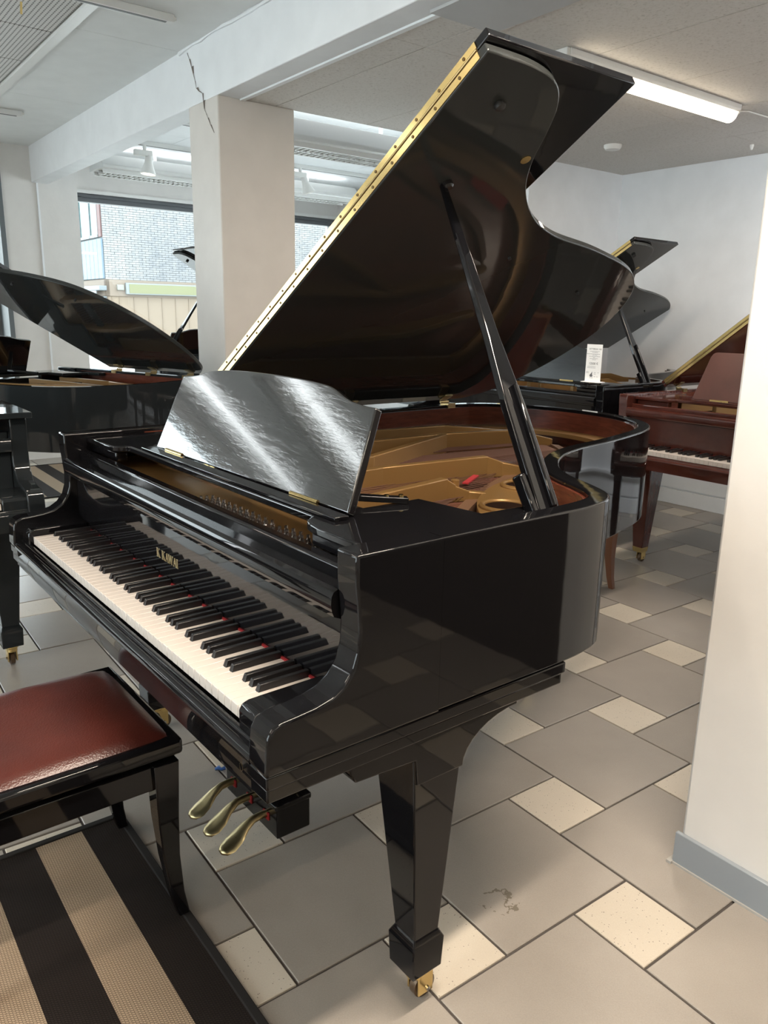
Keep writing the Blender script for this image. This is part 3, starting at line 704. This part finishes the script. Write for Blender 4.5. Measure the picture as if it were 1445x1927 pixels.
        fl_i = []
        for (p, a_, b2, w_) in full:
            tt = Vector((b2[0] - a_[0], b2[1] - a_[1])).normalized(); fl_i.append((p[0] - tt.y * w_, p[1] + tt.x * w_))
        obj('hitch_flange', MB().band(fl_o, fl_i, .905, .920), 'gold_plate', pt, smooth=40)
        for hx, hy, hr in ((-.336, 1.015, .048), (-.200, .80, .048), (-.03, .64, .03)):
            hy2 = ys(hy)
            obj('hole_ring', MB().tube([(hx + (hr + .008) * cos(2 * pi * i / 28), hy2 + (hr + .008) * sin(2 * pi * i / 28), .921) for i in range(29)], .0075, 8, False), 'gold_plate', pt, smooth=60)
            obj('hole_shade_disc', MB().lathe([(hr, .9205), (hr, .9215)], (hx, hy2, 0), 28), 'hole_shade', pt)  # dark disc on the solid flange, painted as the shade inside a hole
        def strut(pts_, h=.05, w=.024):
            mb_ = MB()
            for (a_, b2) in zip(pts_[:-1], pts_[1:]):
                za, zb = (a_[2] if len(a_) > 2 else h), (b2[2] if len(b2) > 2 else h)
                av, bv = Vector((a_[0], ys(a_[1]), 0)), Vector((b2[0], ys(b2[1]), 0)); d = (bv - av).normalized(); nrm = Vector((-d.y, d.x, 0)) * w / 2
                av -= d * .002; bv += d * .002
                vs = [av - nrm, av + nrm, bv + nrm, bv - nrm]; zt = [.915 + za, .915 + za, .915 + zb, .915 + zb]
                mb_.add([(v.x, v.y, .90) for v in vs] + [(v.x, v.y, z) for v, z in zip(vs, zt)], [(3, 2, 1, 0), (4, 5, 6, 7), (0, 1, 5, 4), (1, 2, 6, 5), (2, 3, 7, 6), (3, 0, 4, 7)])
            return mb_
        for pp in ([(-.29, .38), (-.325, .50), (-.372, .76), (-.372, .79, .03), (-.36, .83, .012), (-.34, .87, .006)],
                   [(-.55, .38), (-.574, .717), (-.545, 1.08), (-.53, 1.13, .03), (-.50, 1.2, .012), (-.47, 1.27, .006)],
                   [(-.64, .38), (-.725, .80), (-.93, 1.27)], [(-.95, .38), (-.945, .97), (-.945, 1.27), (-.88, 1.56), (-.84, 1.72, .01)], [(-1.15, .38), (-1.14, 1.0), (-1.10, 1.42), (-1.03, 1.75, .012)]):
            obj('strut', strut(pp), 'gold_plate', pt, bevel=.003)
        if pins:
            obj('plate_post', MB().lathe([(.011, .915), (.011, .955), (.008, .957)], (-.375, ys(.80), 0), 14), 'gold_plate', pt, smooth=40)
            # felts
            if length > 1.9: obj('string_felt', MB().bar((-.44, .90, .9225), (-.50, 1.00, .9225), .016, .004), 'red_felt', pt)
            if length > 1.9: obj('string_felt', MB().bar((-.52, 1.50, .913), (-.60, 1.70, .913), .045, .004), 'red_felt', pt)
            br = smooth_path([(-.06, .50), (-.25, .72), (-.42, 1.0), (-.55, 1.3), (-.66, 1.6), (-.80, 1.72)], 5)
            obj('bridge', MB().band([(x, ys(y)) for x, y in br], [(x - .03, ys(y) - .01) for x, y in br], .864, .906), 'pinblock', t, smooth=40)
            dm = MB()
            for i in range(62):
                xx = -1.23 + i * .0175
                if abs(xx + .32) < .02 or abs(xx + .57) < .02 or abs(xx + .95) < .02: continue
                yy = .455 + .10 * (-.15 - xx)
                dm.box(xx - .005, xx + .005, yy, yy + .055, .928, .945).box(xx - .002, xx + .002, yy - .004, yy, .90, .93)
            obj('dampers', dm, 'satin_black', pt, kind='stuff')
            # tuning pins and strings: too many and too fine to pick apart
            pn, stg = MB(), MB()
            for i in range(21):
                x = -.60 + .0268 * i
                if abs(x + .31) < .012: continue
                for r_ in range(4):
                    pn.lathe([(.0030, .922), (.0030, .9275), (.0056, .928), (.0056, .937), (.0036, .938), (.0036, .946)], (x + r_ * .0045, .203 + r_ * .0125, 0), 8)
            for i in range(76):
                x = -1.24 + 1.20 * i / 75
                if abs(x + .29) < .02 or abs(x + .60) < .02 or abs(x + .95) < .02: continue
                # run to the hitch flange
                if x > -.60: e = (x - .10 - (.30 + x) * .25 if x > -.29 else x - .05, ys(.52 + (-.04 - x) * 1.35)); z2 = .915
                else: e = (x * .55 - .28 + .0, ys(1.62 - abs(x + .9) * .3)); z2 = .918
                for s_ in (-.0018, .0018) if x > -.95 else (0,):
                    stg.tube([(x + s_, .33, .921), (e[0] + s_, e[1], z2 - .002)], .0006 if x > -.75 else .0014, 4, False)
            obj('tuning_pins', pn, 'steel', pt, kind='stuff'); obj('strings', stg, 'copper_string', pt, kind='stuff')
        if inner == 'rim_brown':
            for yy in (.62,):
                obj('prop_plate', MB().prism([(.60, .955), (.66, .955), (.645, .935), (.63, .915), (.615, .935)], .078, .083, 'x'), 'brass', t)
    # ---- lid, flap, prop
    c_, s_n = cos(radians(theta)), sin(radians(theta))
    if theta > 0:
        lo = offset(out, -.012)
        pts_ = [(x + 1.37, y) for x, y in lo if y > .60]
        pts_ = [(1.512, .558)] + pts_
        pts_ = [p for p in pts_ if not (p[0] < .004 and p[1] < ys(1.6))] + [(0.0, .558)]
        pts_ = [(max(0.0, a), b2) for a, b2 in pts_]
        lid = obj('lid', MB().prism(pts_, 0, .020), 'glare_lid_lacquer' if black else LQ, t, bevel=.003, ang=55)
        lid.location = (-1.37, 0, 1.02); lid.rotation_euler = (0, -radians(theta), 0)
        def lidpart(nm, mb_, mat, **kw):
            return obj(nm, mb_, mat, lid, **kw)
        lidpart('lid_flap', MB().box(0.0, 1.524, .560, 1.0, .0225, .0425), LQ, bevel=.003)
        hg = lidpart('flap_hinge', MB().box(.02, 1.492, .5555, .5585, .0035, .0175).box(.02, 1.492, .5575, .5605, .0255, .0395), 'brass')
        obj('hinge_knuckle', MB().tube([(.02, .5565, .0215), (1.492, .5565, .0215)], .0028, 8), 'brass_old', hg, smooth=60)
        scr = MB().lathe([(.0032, -.001), (.0032, .001)], n=10, axis='y').mesh('screw', 'screw_dark')
        if keys == 'each' and desk:
            for i in range(19):
                for zz, off in ((.0105, 0), (.0325, .022)):
                    o = obj('screw', scr, None, hg); o.location = (.06 + i * .0765 + off, .5552 if zz < .02 else .5572, zz)
        for yy in (.70, 1.18, 1.66):
            y2 = ys(yy)
            hgz = obj('lid_hinge', MB().box(-1.331, -1.312, y2 - .02, y2 + .02, .955, 1.005).box(-1.36, -1.312, y2 - .02, y2 + .02, 1.004, 1.012).tube([(-1.358, y2 - .022, 1.014), (-1.358, y2 + .022, 1.014)], .005, 8), 'brass_old', t)
            lidpart('hinge_leaf', MB().box(.004, .045, y2 - .02, y2 + .02, -.003, .0), 'brass_old')
        # bumpers and the brass lock
        lidpart('bumper', MB().lathe([(.010, 0), (.012, -.006), (.010, -.012), (.004, -.014)], (1.415, .675, 0), 16), 'rubber', smooth=40)
        lidpart('lock_plate', MB().lathe([(.0125, 0), (.0125, -.002)], (1.294, .873, 0), 20), 'brass')
        lidpart('bumper', MB().lathe([(.005, 0), (.005, -.007)], (.95, ys(1.15), 0), 12), 'rubber')
        lidpart('bumper', MB().lathe([(.005, 0), (.005, -.007)], (.80, ys(1.62), 0), 12), 'rubber')
        if prop:
            a_ = Vector((.066, .635, .975)); b2 = Vector((-1.37 + 1.18 * c_, .715, 1.02 + 1.18 * s_n))
            d = (b2 - a_).normalized(); 
            wv = Vector((0, 1, 0)); wv = (wv - d * wv.dot(d)).normalized(); th_ = d.cross(wv)
            def sec(f_, w_, h_, du=0.0):
                p = a_ + (b2 - a_) * f_ + wv * du
                return [p + wv * (sx * w_ / 2) + th_ * (sy * h_ / 2) for sx, sy in ((-1, -1), (1, -1), (1, 1), (-1, 1))]
            mbp = MB(); st = [(0, .062, .020), (.30, .056, .020), (.5, .036, .018), (.8, .024, .015), (1.0, .016, .012)]
            vs = [v for s_ in st for v in sec(*s_)]
            fs = [(3, 2, 1, 0), tuple(range(len(vs) - 4, len(vs)))]
            for i in range(len(st) - 1):
                for kk in range(4): fs.append((4 * i + kk, 4 * i + (kk + 1) % 4, 4 * i + 4 + (kk + 1) % 4, 4 * i + 4 + kk))
            pr = obj('lid_prop', mbp.add(vs, fs), LQ, t, bevel=.004, segs=3)
            off = th_ * (.013 if th_.dot(Vector((1, -1, .3))) > 0 else -.013)
            g0, g1 = a_ + (b2 - a_) * .02 + off, a_ + (b2 - a_) * .36 + off
            obj('short_prop', MB().bar(g0 + wv * .006, g1 + wv * .006, .012, .018, th_), LQ, pr, bevel=.004)
            g0, g1 = a_ + (b2 - a_) * .0 - wv * .040, a_ + (b2 - a_) * .115 - wv * .047
            obj('prop_stop', MB().bar(g0, g1, .016, .026, th_), LQ, pr, bevel=.004)
            obj('prop_foot', MB().box(a_.x - .03, a_.x + .02, a_.y - .05, a_.y + .04, .955, .985), LQ, t, bevel=.004)
            lidpart('prop_cup', MB().lathe([(.013, 0), (.013, -.010), (.009, -.014)], (1.187, .722, 0), 18), 'satin_black', smooth=40)
    else:
        lo = offset(out, -.012)
        pts_ = [(.142, .09)] + [(x, y) for x, y in lo] + [(-1.372, .09)]
        obj('lid', MB().prism([p for p in pts_ if p[1] > .5] + [(-1.372, .56), (-1.372, .56)][:1] + [(.142, .56)], 1.008, 1.028), LQ, t, bevel=.003)
        obj('lid_flap', MB().box(-1.372, .142, .085, .557, 1.008, 1.028), LQ, t, bevel=.003)
    # ---- music desk and its tray
    if tray and theta > 0:
        trp = [(-1.304, .19)] + smooth_path([(-1.15, .190), (-1.10, .197), (-1.085, .225)], 4) + [(-1.07, .232), (-.165, .232)] + smooth_path([(-.148, .225), (-.125, .200), (-.075, .190)], 4) + [(.078, .19), (.078, .62), (.015, .62), (.01, .505), (-.15, .485), (-.15, .345), (-1.09, .345), (-1.09, .485), (-1.25, .505), (-1.25, .6), (-1.304, .6)]
        tr_ = obj('desk_tray', MB().prism(trp, .975, .992), LQ, t, bevel=.004, segs=3, ang=50)
        for xa, xb in ((-.12, .074), (-1.30, -1.11)): obj('tray_apron', MB().box(xa, xb, .205, .24, .945, .975), LQ, tr_, bevel=.006)
        obj('guide_pin', MB().lathe([(.005, .992), (.005, .998), (.003, 1.0)], (.07, .196, 0), 12), 'steel', tr_, smooth=40)
    if desk and theta > 0:
        if black: dk = [(-.984, 0)] + [(-.981, .203)] + smooth_path([(-.960, .206), (-.900, .213), (-.854, .225), (-.800, .233), (-.693, .240), (-.566, .242), (-.428, .241), (-.343, .237), (-.293, .232), (-.258, .222), (-.216, .210), (-.160, .204)], 3) + [(-.130, .204), (-.100, 0)]
        else: dk = [(-1.02, 0), (-1.0, .24)] + [(-.97 + .03 * cos(a), .24 + .03 * sin(a)) for a in (2.4, 2.0, 1.57)] + [(-.26, .27), (-.23, .24), (-.21, 0)]
        mb_ = MB().prism(dk, 0, .018, 'y')
        ds = obj('music_desk', mb_, 'mahogany_desk' if not black else 'desk_lacquer', t, bevel=.0035, segs=3)
        ds.location = (0, .272, 1.0); ds.rotation_euler = (-radians(24.4), 0, 0)
        for xa in (-.30, -.92): obj('desk_hinge', MB().tube([(xa, .0, .002), (xa + .10, .0, .002)], .0045, 8), 'brass', ds)
        obj('desk_ledge', MB().box(-1.0, -.09, .236, .268, .992, 1.0), LQ, t, bevel=.002)
        for xa, xb in ((-.22, -.13), (-.87, -.96)): obj('desk_support', MB().bar((xa, .29, 1.01), (xb, .44, .998), .022, .012), LQ, t, bevel=.002)
        for xa, ya in ((-.14, .43), (-.155, .405)): obj('support_screw', MB().lathe([(.005, 1.003), (.005, 1.009)], (xa, ya, 0), 10), 'brass', t)
    # ---- legs
    rear = (-.76, ys(1.56))
    for (lx, ly, wz) in ((.048, .340, 1), (-1.278, .340, 1), (rear[0], rear[1], 0)):
        if leg_style == 'block':
            mb_ = MB().loft([(lx, ly, .090, .075, .075), (lx, ly, .160, .080, .080), (lx, ly, .178, .062, .062), (lx, ly - .012, .612, .120, .120)])
        else:
            mb_ = MB().frustum((lx, ly, .085), .060, .060, (lx, ly, .60), .125, .125)
        lg = obj('leg', mb_, LQ, t, bevel=.003, segs=2)
        if leg_style != 'block': obj('ferrule', MB().frustum((lx, ly, .068), .056, .056, (lx, ly, .098), .063, .063), 'brass', lg)
        if wz:
            # bracket block with a concave back
            arcp = [(.13, .645), (.13, .622), (.145, .606), (.38, .606)]
            x0, x1 = (lx - .055, lx + .063) if lx > -.5 else (lx - .063, lx + .055)
            cp = [(.13, .648), (.13, .625), (.140, .607), (.270, .600), (.275, .548), (.386, .548)] + [(.386 + .140 * (1 - cos(a)), .548 + .082 * sin(a)) for a in [pi / 2 * i / 8 for i in range(1, 9)]] + [(.526, .648)]
            obj('bracket', MB().prism(cp, x0, x1, 'x'), LQ, lg, bevel=.003)
        else:
            obj('bracket', MB().box(lx - .08, lx + .08, ly - .08, ly + .08, .60, .72), LQ, lg, bevel=.003)
        caster(lg, lx, ly, 0, .092)
    # ---- pedal lyre
    if lyre:
        ly = obj('lyre', MB().prism([(-.50, .19), (-.49, .40), (-.45, .645), (-.67, .645), (-.63, .40), (-.62, .19)], .34, .375, 'y'), LQ, t, bevel=.004)
        obj('pedal_box', MB().box(-.692, -.425, .300, .395, .105, .196).box(-.70, -.417, .292, .395, .188, .204), LQ, ly, bevel=.004)
        for sx in (-.46, -.65):
            obj('brace_rod', MB().tube([(sx, .39, .16), (sx - .0, .62, .645)], .0045, 8), 'brass', ly, smooth=60)
        for i, px_ in enumerate((-.648, -.562, -.476)):
            st = [(.315, .150, .009, .010), (.285, .152, .009, .010), (.262, .150, .011, .009), (.240, .138, .018, .008), (.218, .118, .0265, .0075), (.198, .105, .0285, .0075), (.182, .099, .023, .0065), (.173, .098, .010, .005)]
            mb_ = MB(); vs = []; nn = 10
            for (y, z, hw, hh) in st:
                for kk in range(nn): a = 2 * pi * kk / nn; vs.append((px_ + hw * cos(a), y, z + hh * sin(a)))
            fs = [tuple(range(nn)), tuple(range(len(vs) - nn, len(vs)))[::-1]]
            for j in range(len(st) - 1):
                for kk in range(nn): fs.append((j * nn + kk, j * nn + (kk + 1) % nn, (j + 1) * nn + (kk + 1) % nn, (j + 1) * nn + kk))
            pd = obj('pedal', mb_.add(vs, fs), 'pedal_brass', ly, smooth=70)
            obj('pedal_felt', MB().box(px_ - .013, px_ + .013, .297, .3005, .138, .158), 'red_felt', pd)
    return t

MX, MY, MYAW = -.217, 1.126, radians(-51.607)
main = grand('large black grand piano in front with open lid and pedals', (MX, MY, 0), MYAW, logo=True)
obj('slip_emblem', MB().tube([(.043 + .005 * cos(a), -.0312, .668 + .007 * sin(a)) for a in [2 * pi * i / 16 for i in range(17)]], .0003, 4, False), 'screw_dark', main)
grand('black grand behind the price card, far right, with raised lid', (1.01, 4.31, 0), radians(-51.95), sz=1.0, theta=30.15, keys='joined', pins=False, inner='black_rim_in')
grand('red mahogany grand piano with ivory keys by the right wall', (1.99, 3.08, 0), radians(-52.4), sz=.965, theta=40, black=False, keys='joined', leg_style='taper', pins=False, length=1.75)
P3 = W(.52, 2.757); grand('closed black grand at the left edge, only its treble end seen', (P3.x, P3.y, 0), A, case='glare_lacquer', length=1.45, sz=.985, theta=0, keys='each', plate=False, pins=False, lyre=False, desk=False, tray=False)
P2 = W(.127, 4.94); grand('black baby grand with its curved side facing the viewer, left of the pillar', (P2.x, P2.y, 0), case='glare_lacquer', yaw=A + math.atan2(.33 * 0 - .944, .33) - pi / 2 , length=1.5, theta=28.5, keys='joined', pins=True, prop=False)
grand('dark grand half hidden behind the pillar, lid tip against the bricks', (-2.2, 7.13, 0), A + pi, case='glare_lacquer', length=1.75, theta=31.9, keys='joined', pins=False)

# ------------------------------------------------------------------ bench
RP = Matrix.Rotation(MYAW, 4, 'Z')
def ML(x, y, z=0): return RP @ Vector((x, y, 0)) + Vector((MX, MY, z))
def bench(label, loc, rotz, w, d, hz, seat_mat, leg_mat, knob=True):
    t = thing('piano_bench', label, 'bench', loc, rotz)
    hw, hd = w / 2, d / 2
    obj('seat_frame', MB().box(-hw, hw, -hd, hd, hz - .042, hz - .004), leg_mat, t, bevel=.009, segs=3)
    # domed cushion
    n = 22; mb_ = MB(); vs = []; fs = []
    for j in range(n + 1):
        for i in range(n + 1):
            u, v = 2 * i / n - 1, 2 * j / n - 1
            e = (1 - abs(u) ** 5) * (1 - abs(v) ** 5)
            zz = hz - .012 + .026 * min(1, e ** .5 * 1.15) + .012 * (1 - u * u) * (1 - v * v)
            vs.append((u * (hw - .012), v * (hd - .012), zz))
    for j in range(n):
        for i in range(n): a = j * (n + 1) + i; fs.append((a, a + 1, a + n + 2, a + n + 1))
    obj('cushion', mb_.add(vs, fs), seat_mat, t, smooth=80)
    az1, az0 = hz - .062, hz - .120
    obj('apron', MB().box(-hw + .05, hw - .05, -hd + .022, -hd + .044, az0, az1).box(-hw + .05, hw - .05, hd - .044, hd - .022, az0, az1), leg_mat, t, bevel=.003)
    obj('apron', MB().box(-hw + .022, -hw + .044, -hd + .05, hd - .05, az0, az1).box(hw - .044, hw - .022, -hd + .05, hd - .05, az0, az1), leg_mat, t, bevel=.003)
    # lifting mechanism between apron and seat
    mb_ = MB()
    for sx in (-hw + .07, hw - .07):
        mb_.bar((sx, -hd + .08, hz - .10), (sx, -.02, hz - .048), .02, .006, (1, 0, 0)).bar((sx, hd - .08, hz - .10), (sx, .02, hz - .048), .02, .006, (1, 0, 0))
    mb_.tube([(0, -hd + .05, hz - .085), (0, hd - .03, hz - .085)], .006, 8)
    mb_.box(-hw + .06, -hw + .085, -.05, .05, hz - .075, hz - .045).box(hw - .085, hw - .06, -.05, .05, hz - .075, hz - .045)
    obj('lift_mechanism', mb_, 'satin_black', t)
    for sx in (-1, 1):
        for sy in (-1, 1):
            x, y = sx * (hw - .036), sy * (hd - .036)
            mb_ = MB().loft([(x + sx * .008, y + sy * .026, 0, .026, .026), (x + sx * .004, y + sy * .014, .06, .030, .030), (x, y + sy * .004, .16, .038, .038), (x, y, .26, .047, .047), (x, y, hz - .058, .056, .056)])
            obj('leg', mb_, leg_mat, t, bevel=.003)
    if knob:
        kb = obj('height_knob', MB().lathe([(.012, hd - .022), (.018, hd + .004), (.028, hd + .012), (.032, hd + .024), (.030, hd + .034), (.012, hd + .042)], (0, 0, hz - .085), 24, 'y'), 'brass_old', t, smooth=40)
    return t
bc = ML(-.642, -.152)
bench('black adjustable bench with red-brown leather cushion before the front piano', bc + Vector((0, 0, .0105)), MYAW, .445, .445, .4595, 'leather', 'black_lacquer')
bb = W(3.035, 2.545); bench('brown wooden bench behind the front piano, one leg showing', bb, A + .05, .52, .52, .50, 'leather', 'oak', False)

# ------------------------------------------------------------------ rugs
def rug(label, p0, p1, q0, q1):
    t = thing('striped_rug', label, 'rug', W(p1, q0, 0), A)
    L, Wd = q1 - q0, p1 - p0
    n = 24; mb_ = MB(); vs = []; 
    o = obj('weave', MB().box(-Wd + .018, -.018, .018, L - .018, .001, .007), 'rug_weave', t)
    obj('binding', MB().box(-.02, 0, 0, L, .0005, .0105).box(-Wd, -Wd + .02, 0, L, .0005, .0105).box(-Wd, 0, 0, .02, .0005, .0105).box(-Wd, 0, L - .02, L, .0005, .0105), 'rug_edge', t, bevel=.003)
    return t
rug('black and beige striped rug under the leather bench', -.11, .585, .35, 1.925)
rug('striped rug in the gap left of the front piano keyboard', 1.33, 2.02, 5.95, 7.3)
o = obj('plastic_scrap', MB().tube([(0, 0, .006), (.012, .004, .009), (.020, .001, .006), (.030, .006, .008)], [.004, .007, .005, .006], 6), 'blue_plastic', None, smooth=50, loc=Vector((-.5, 2.1, 0)))
tag(o, 'small blue plastic scrap on the floor beside the bench', 'litter')

# ------------------------------------------------------------------ price card on the far piano
pc = thing('price_card', 'white upright price card standing on the far black grand', 'sign', W(3.56, 2.755, 1.018), A - pi / 2 + .10)
obj('base', MB().box(-.055, .06, -.03, .03, 0, .004), 'paper', pc)
cdm = obj('card', MB().box(-.048, .048, -.002, .002, .003, .205), 'paper', pc)
tx_ = MB(); tg = MB(); random.seed(3)
def words(mb_, x0, x1, z, h):
    x = x0
    while x < x1:
        w = min(random.uniform(.004, .011), x1 - x); mb_.box(x, x + w, -.0027, -.002, z, z + h); x += w + .002
def glyph_line(parent, txt, size, z, x=0, mat='ink'):
    cu = bpy.data.curves.new('printed_text', 'FONT'); cu.body = txt; cu.size = size; cu.align_x = 'CENTER'; cu.extrude = .0002; cu.materials.append(MATS[mat])
    tmp = bpy.data.objects.new('printed_text', cu); COL.objects.link(tmp); bpy.context.view_layer.update()
    me = bpy.data.meshes.new_from_object(tmp.evaluated_get(bpy.context.evaluated_depsgraph_get())); bpy.data.objects.remove(tmp)
    me.materials.clear(); me.materials.append(MATS[mat])
    o = bpy.data.objects.new('printed_text', me); COL.objects.link(o); o.parent = parent; o.location = (x, -.0024, z); o.rotation_euler = (pi / 2, 0, 0)
glyph_line(cdm, 'SITTERHA 165', .0125, .176, .006)
glyph_line(cdm, '12500 €', .017, .096, .0)
for z, a, b_ in ((.166, -.026, .034), (.160, -.012, .022), (.152, -.045, .036), (.146, -.01, .02), (.139, -.03, .036), (.133, -.006, .008), (.127, -.026, .026), (.121, -.01, .012), (.084, -.036, .014), (.077, -.036, .014)):
    words(tg, a, b_, z, .0026)
obj('print_lines', tg, 'ink_grey', cdm)
obj('printed_piano', MB().prism([(-.016, .030), (-.004, .030), (0, .036), (-.004, .042), (-.004, .058), (-.012, .046), (-.020, .038)], -.0027, -.002, 'y').box(-.015, -.0135, -.0027, -.002, .02, .03).box(-.004, -.0025, -.0027, -.002, .02, .03), 'ink', cdm)
for z, a, b_ in ((.055, -.042, -.026), (.049, -.042, -.026), (.043, -.042, -.030), (.052, .008, .018), (.044, .008, .020), (.052, .030, .037), (.030, .008, .018), (.030, .024, .034)):
    pass
tg2 = MB()
for z, a, b_ in ((.055, -.042, -.026), (.049, -.042, -.026), (.052, .008, .018), (.044, .008, .020), (.052, .030, .037), (.030, .008, .018), (.030, .024, .034)): words(tg2, a, b_, z, .0026)
obj('small_print', tg2, 'ink_grey', cdm)
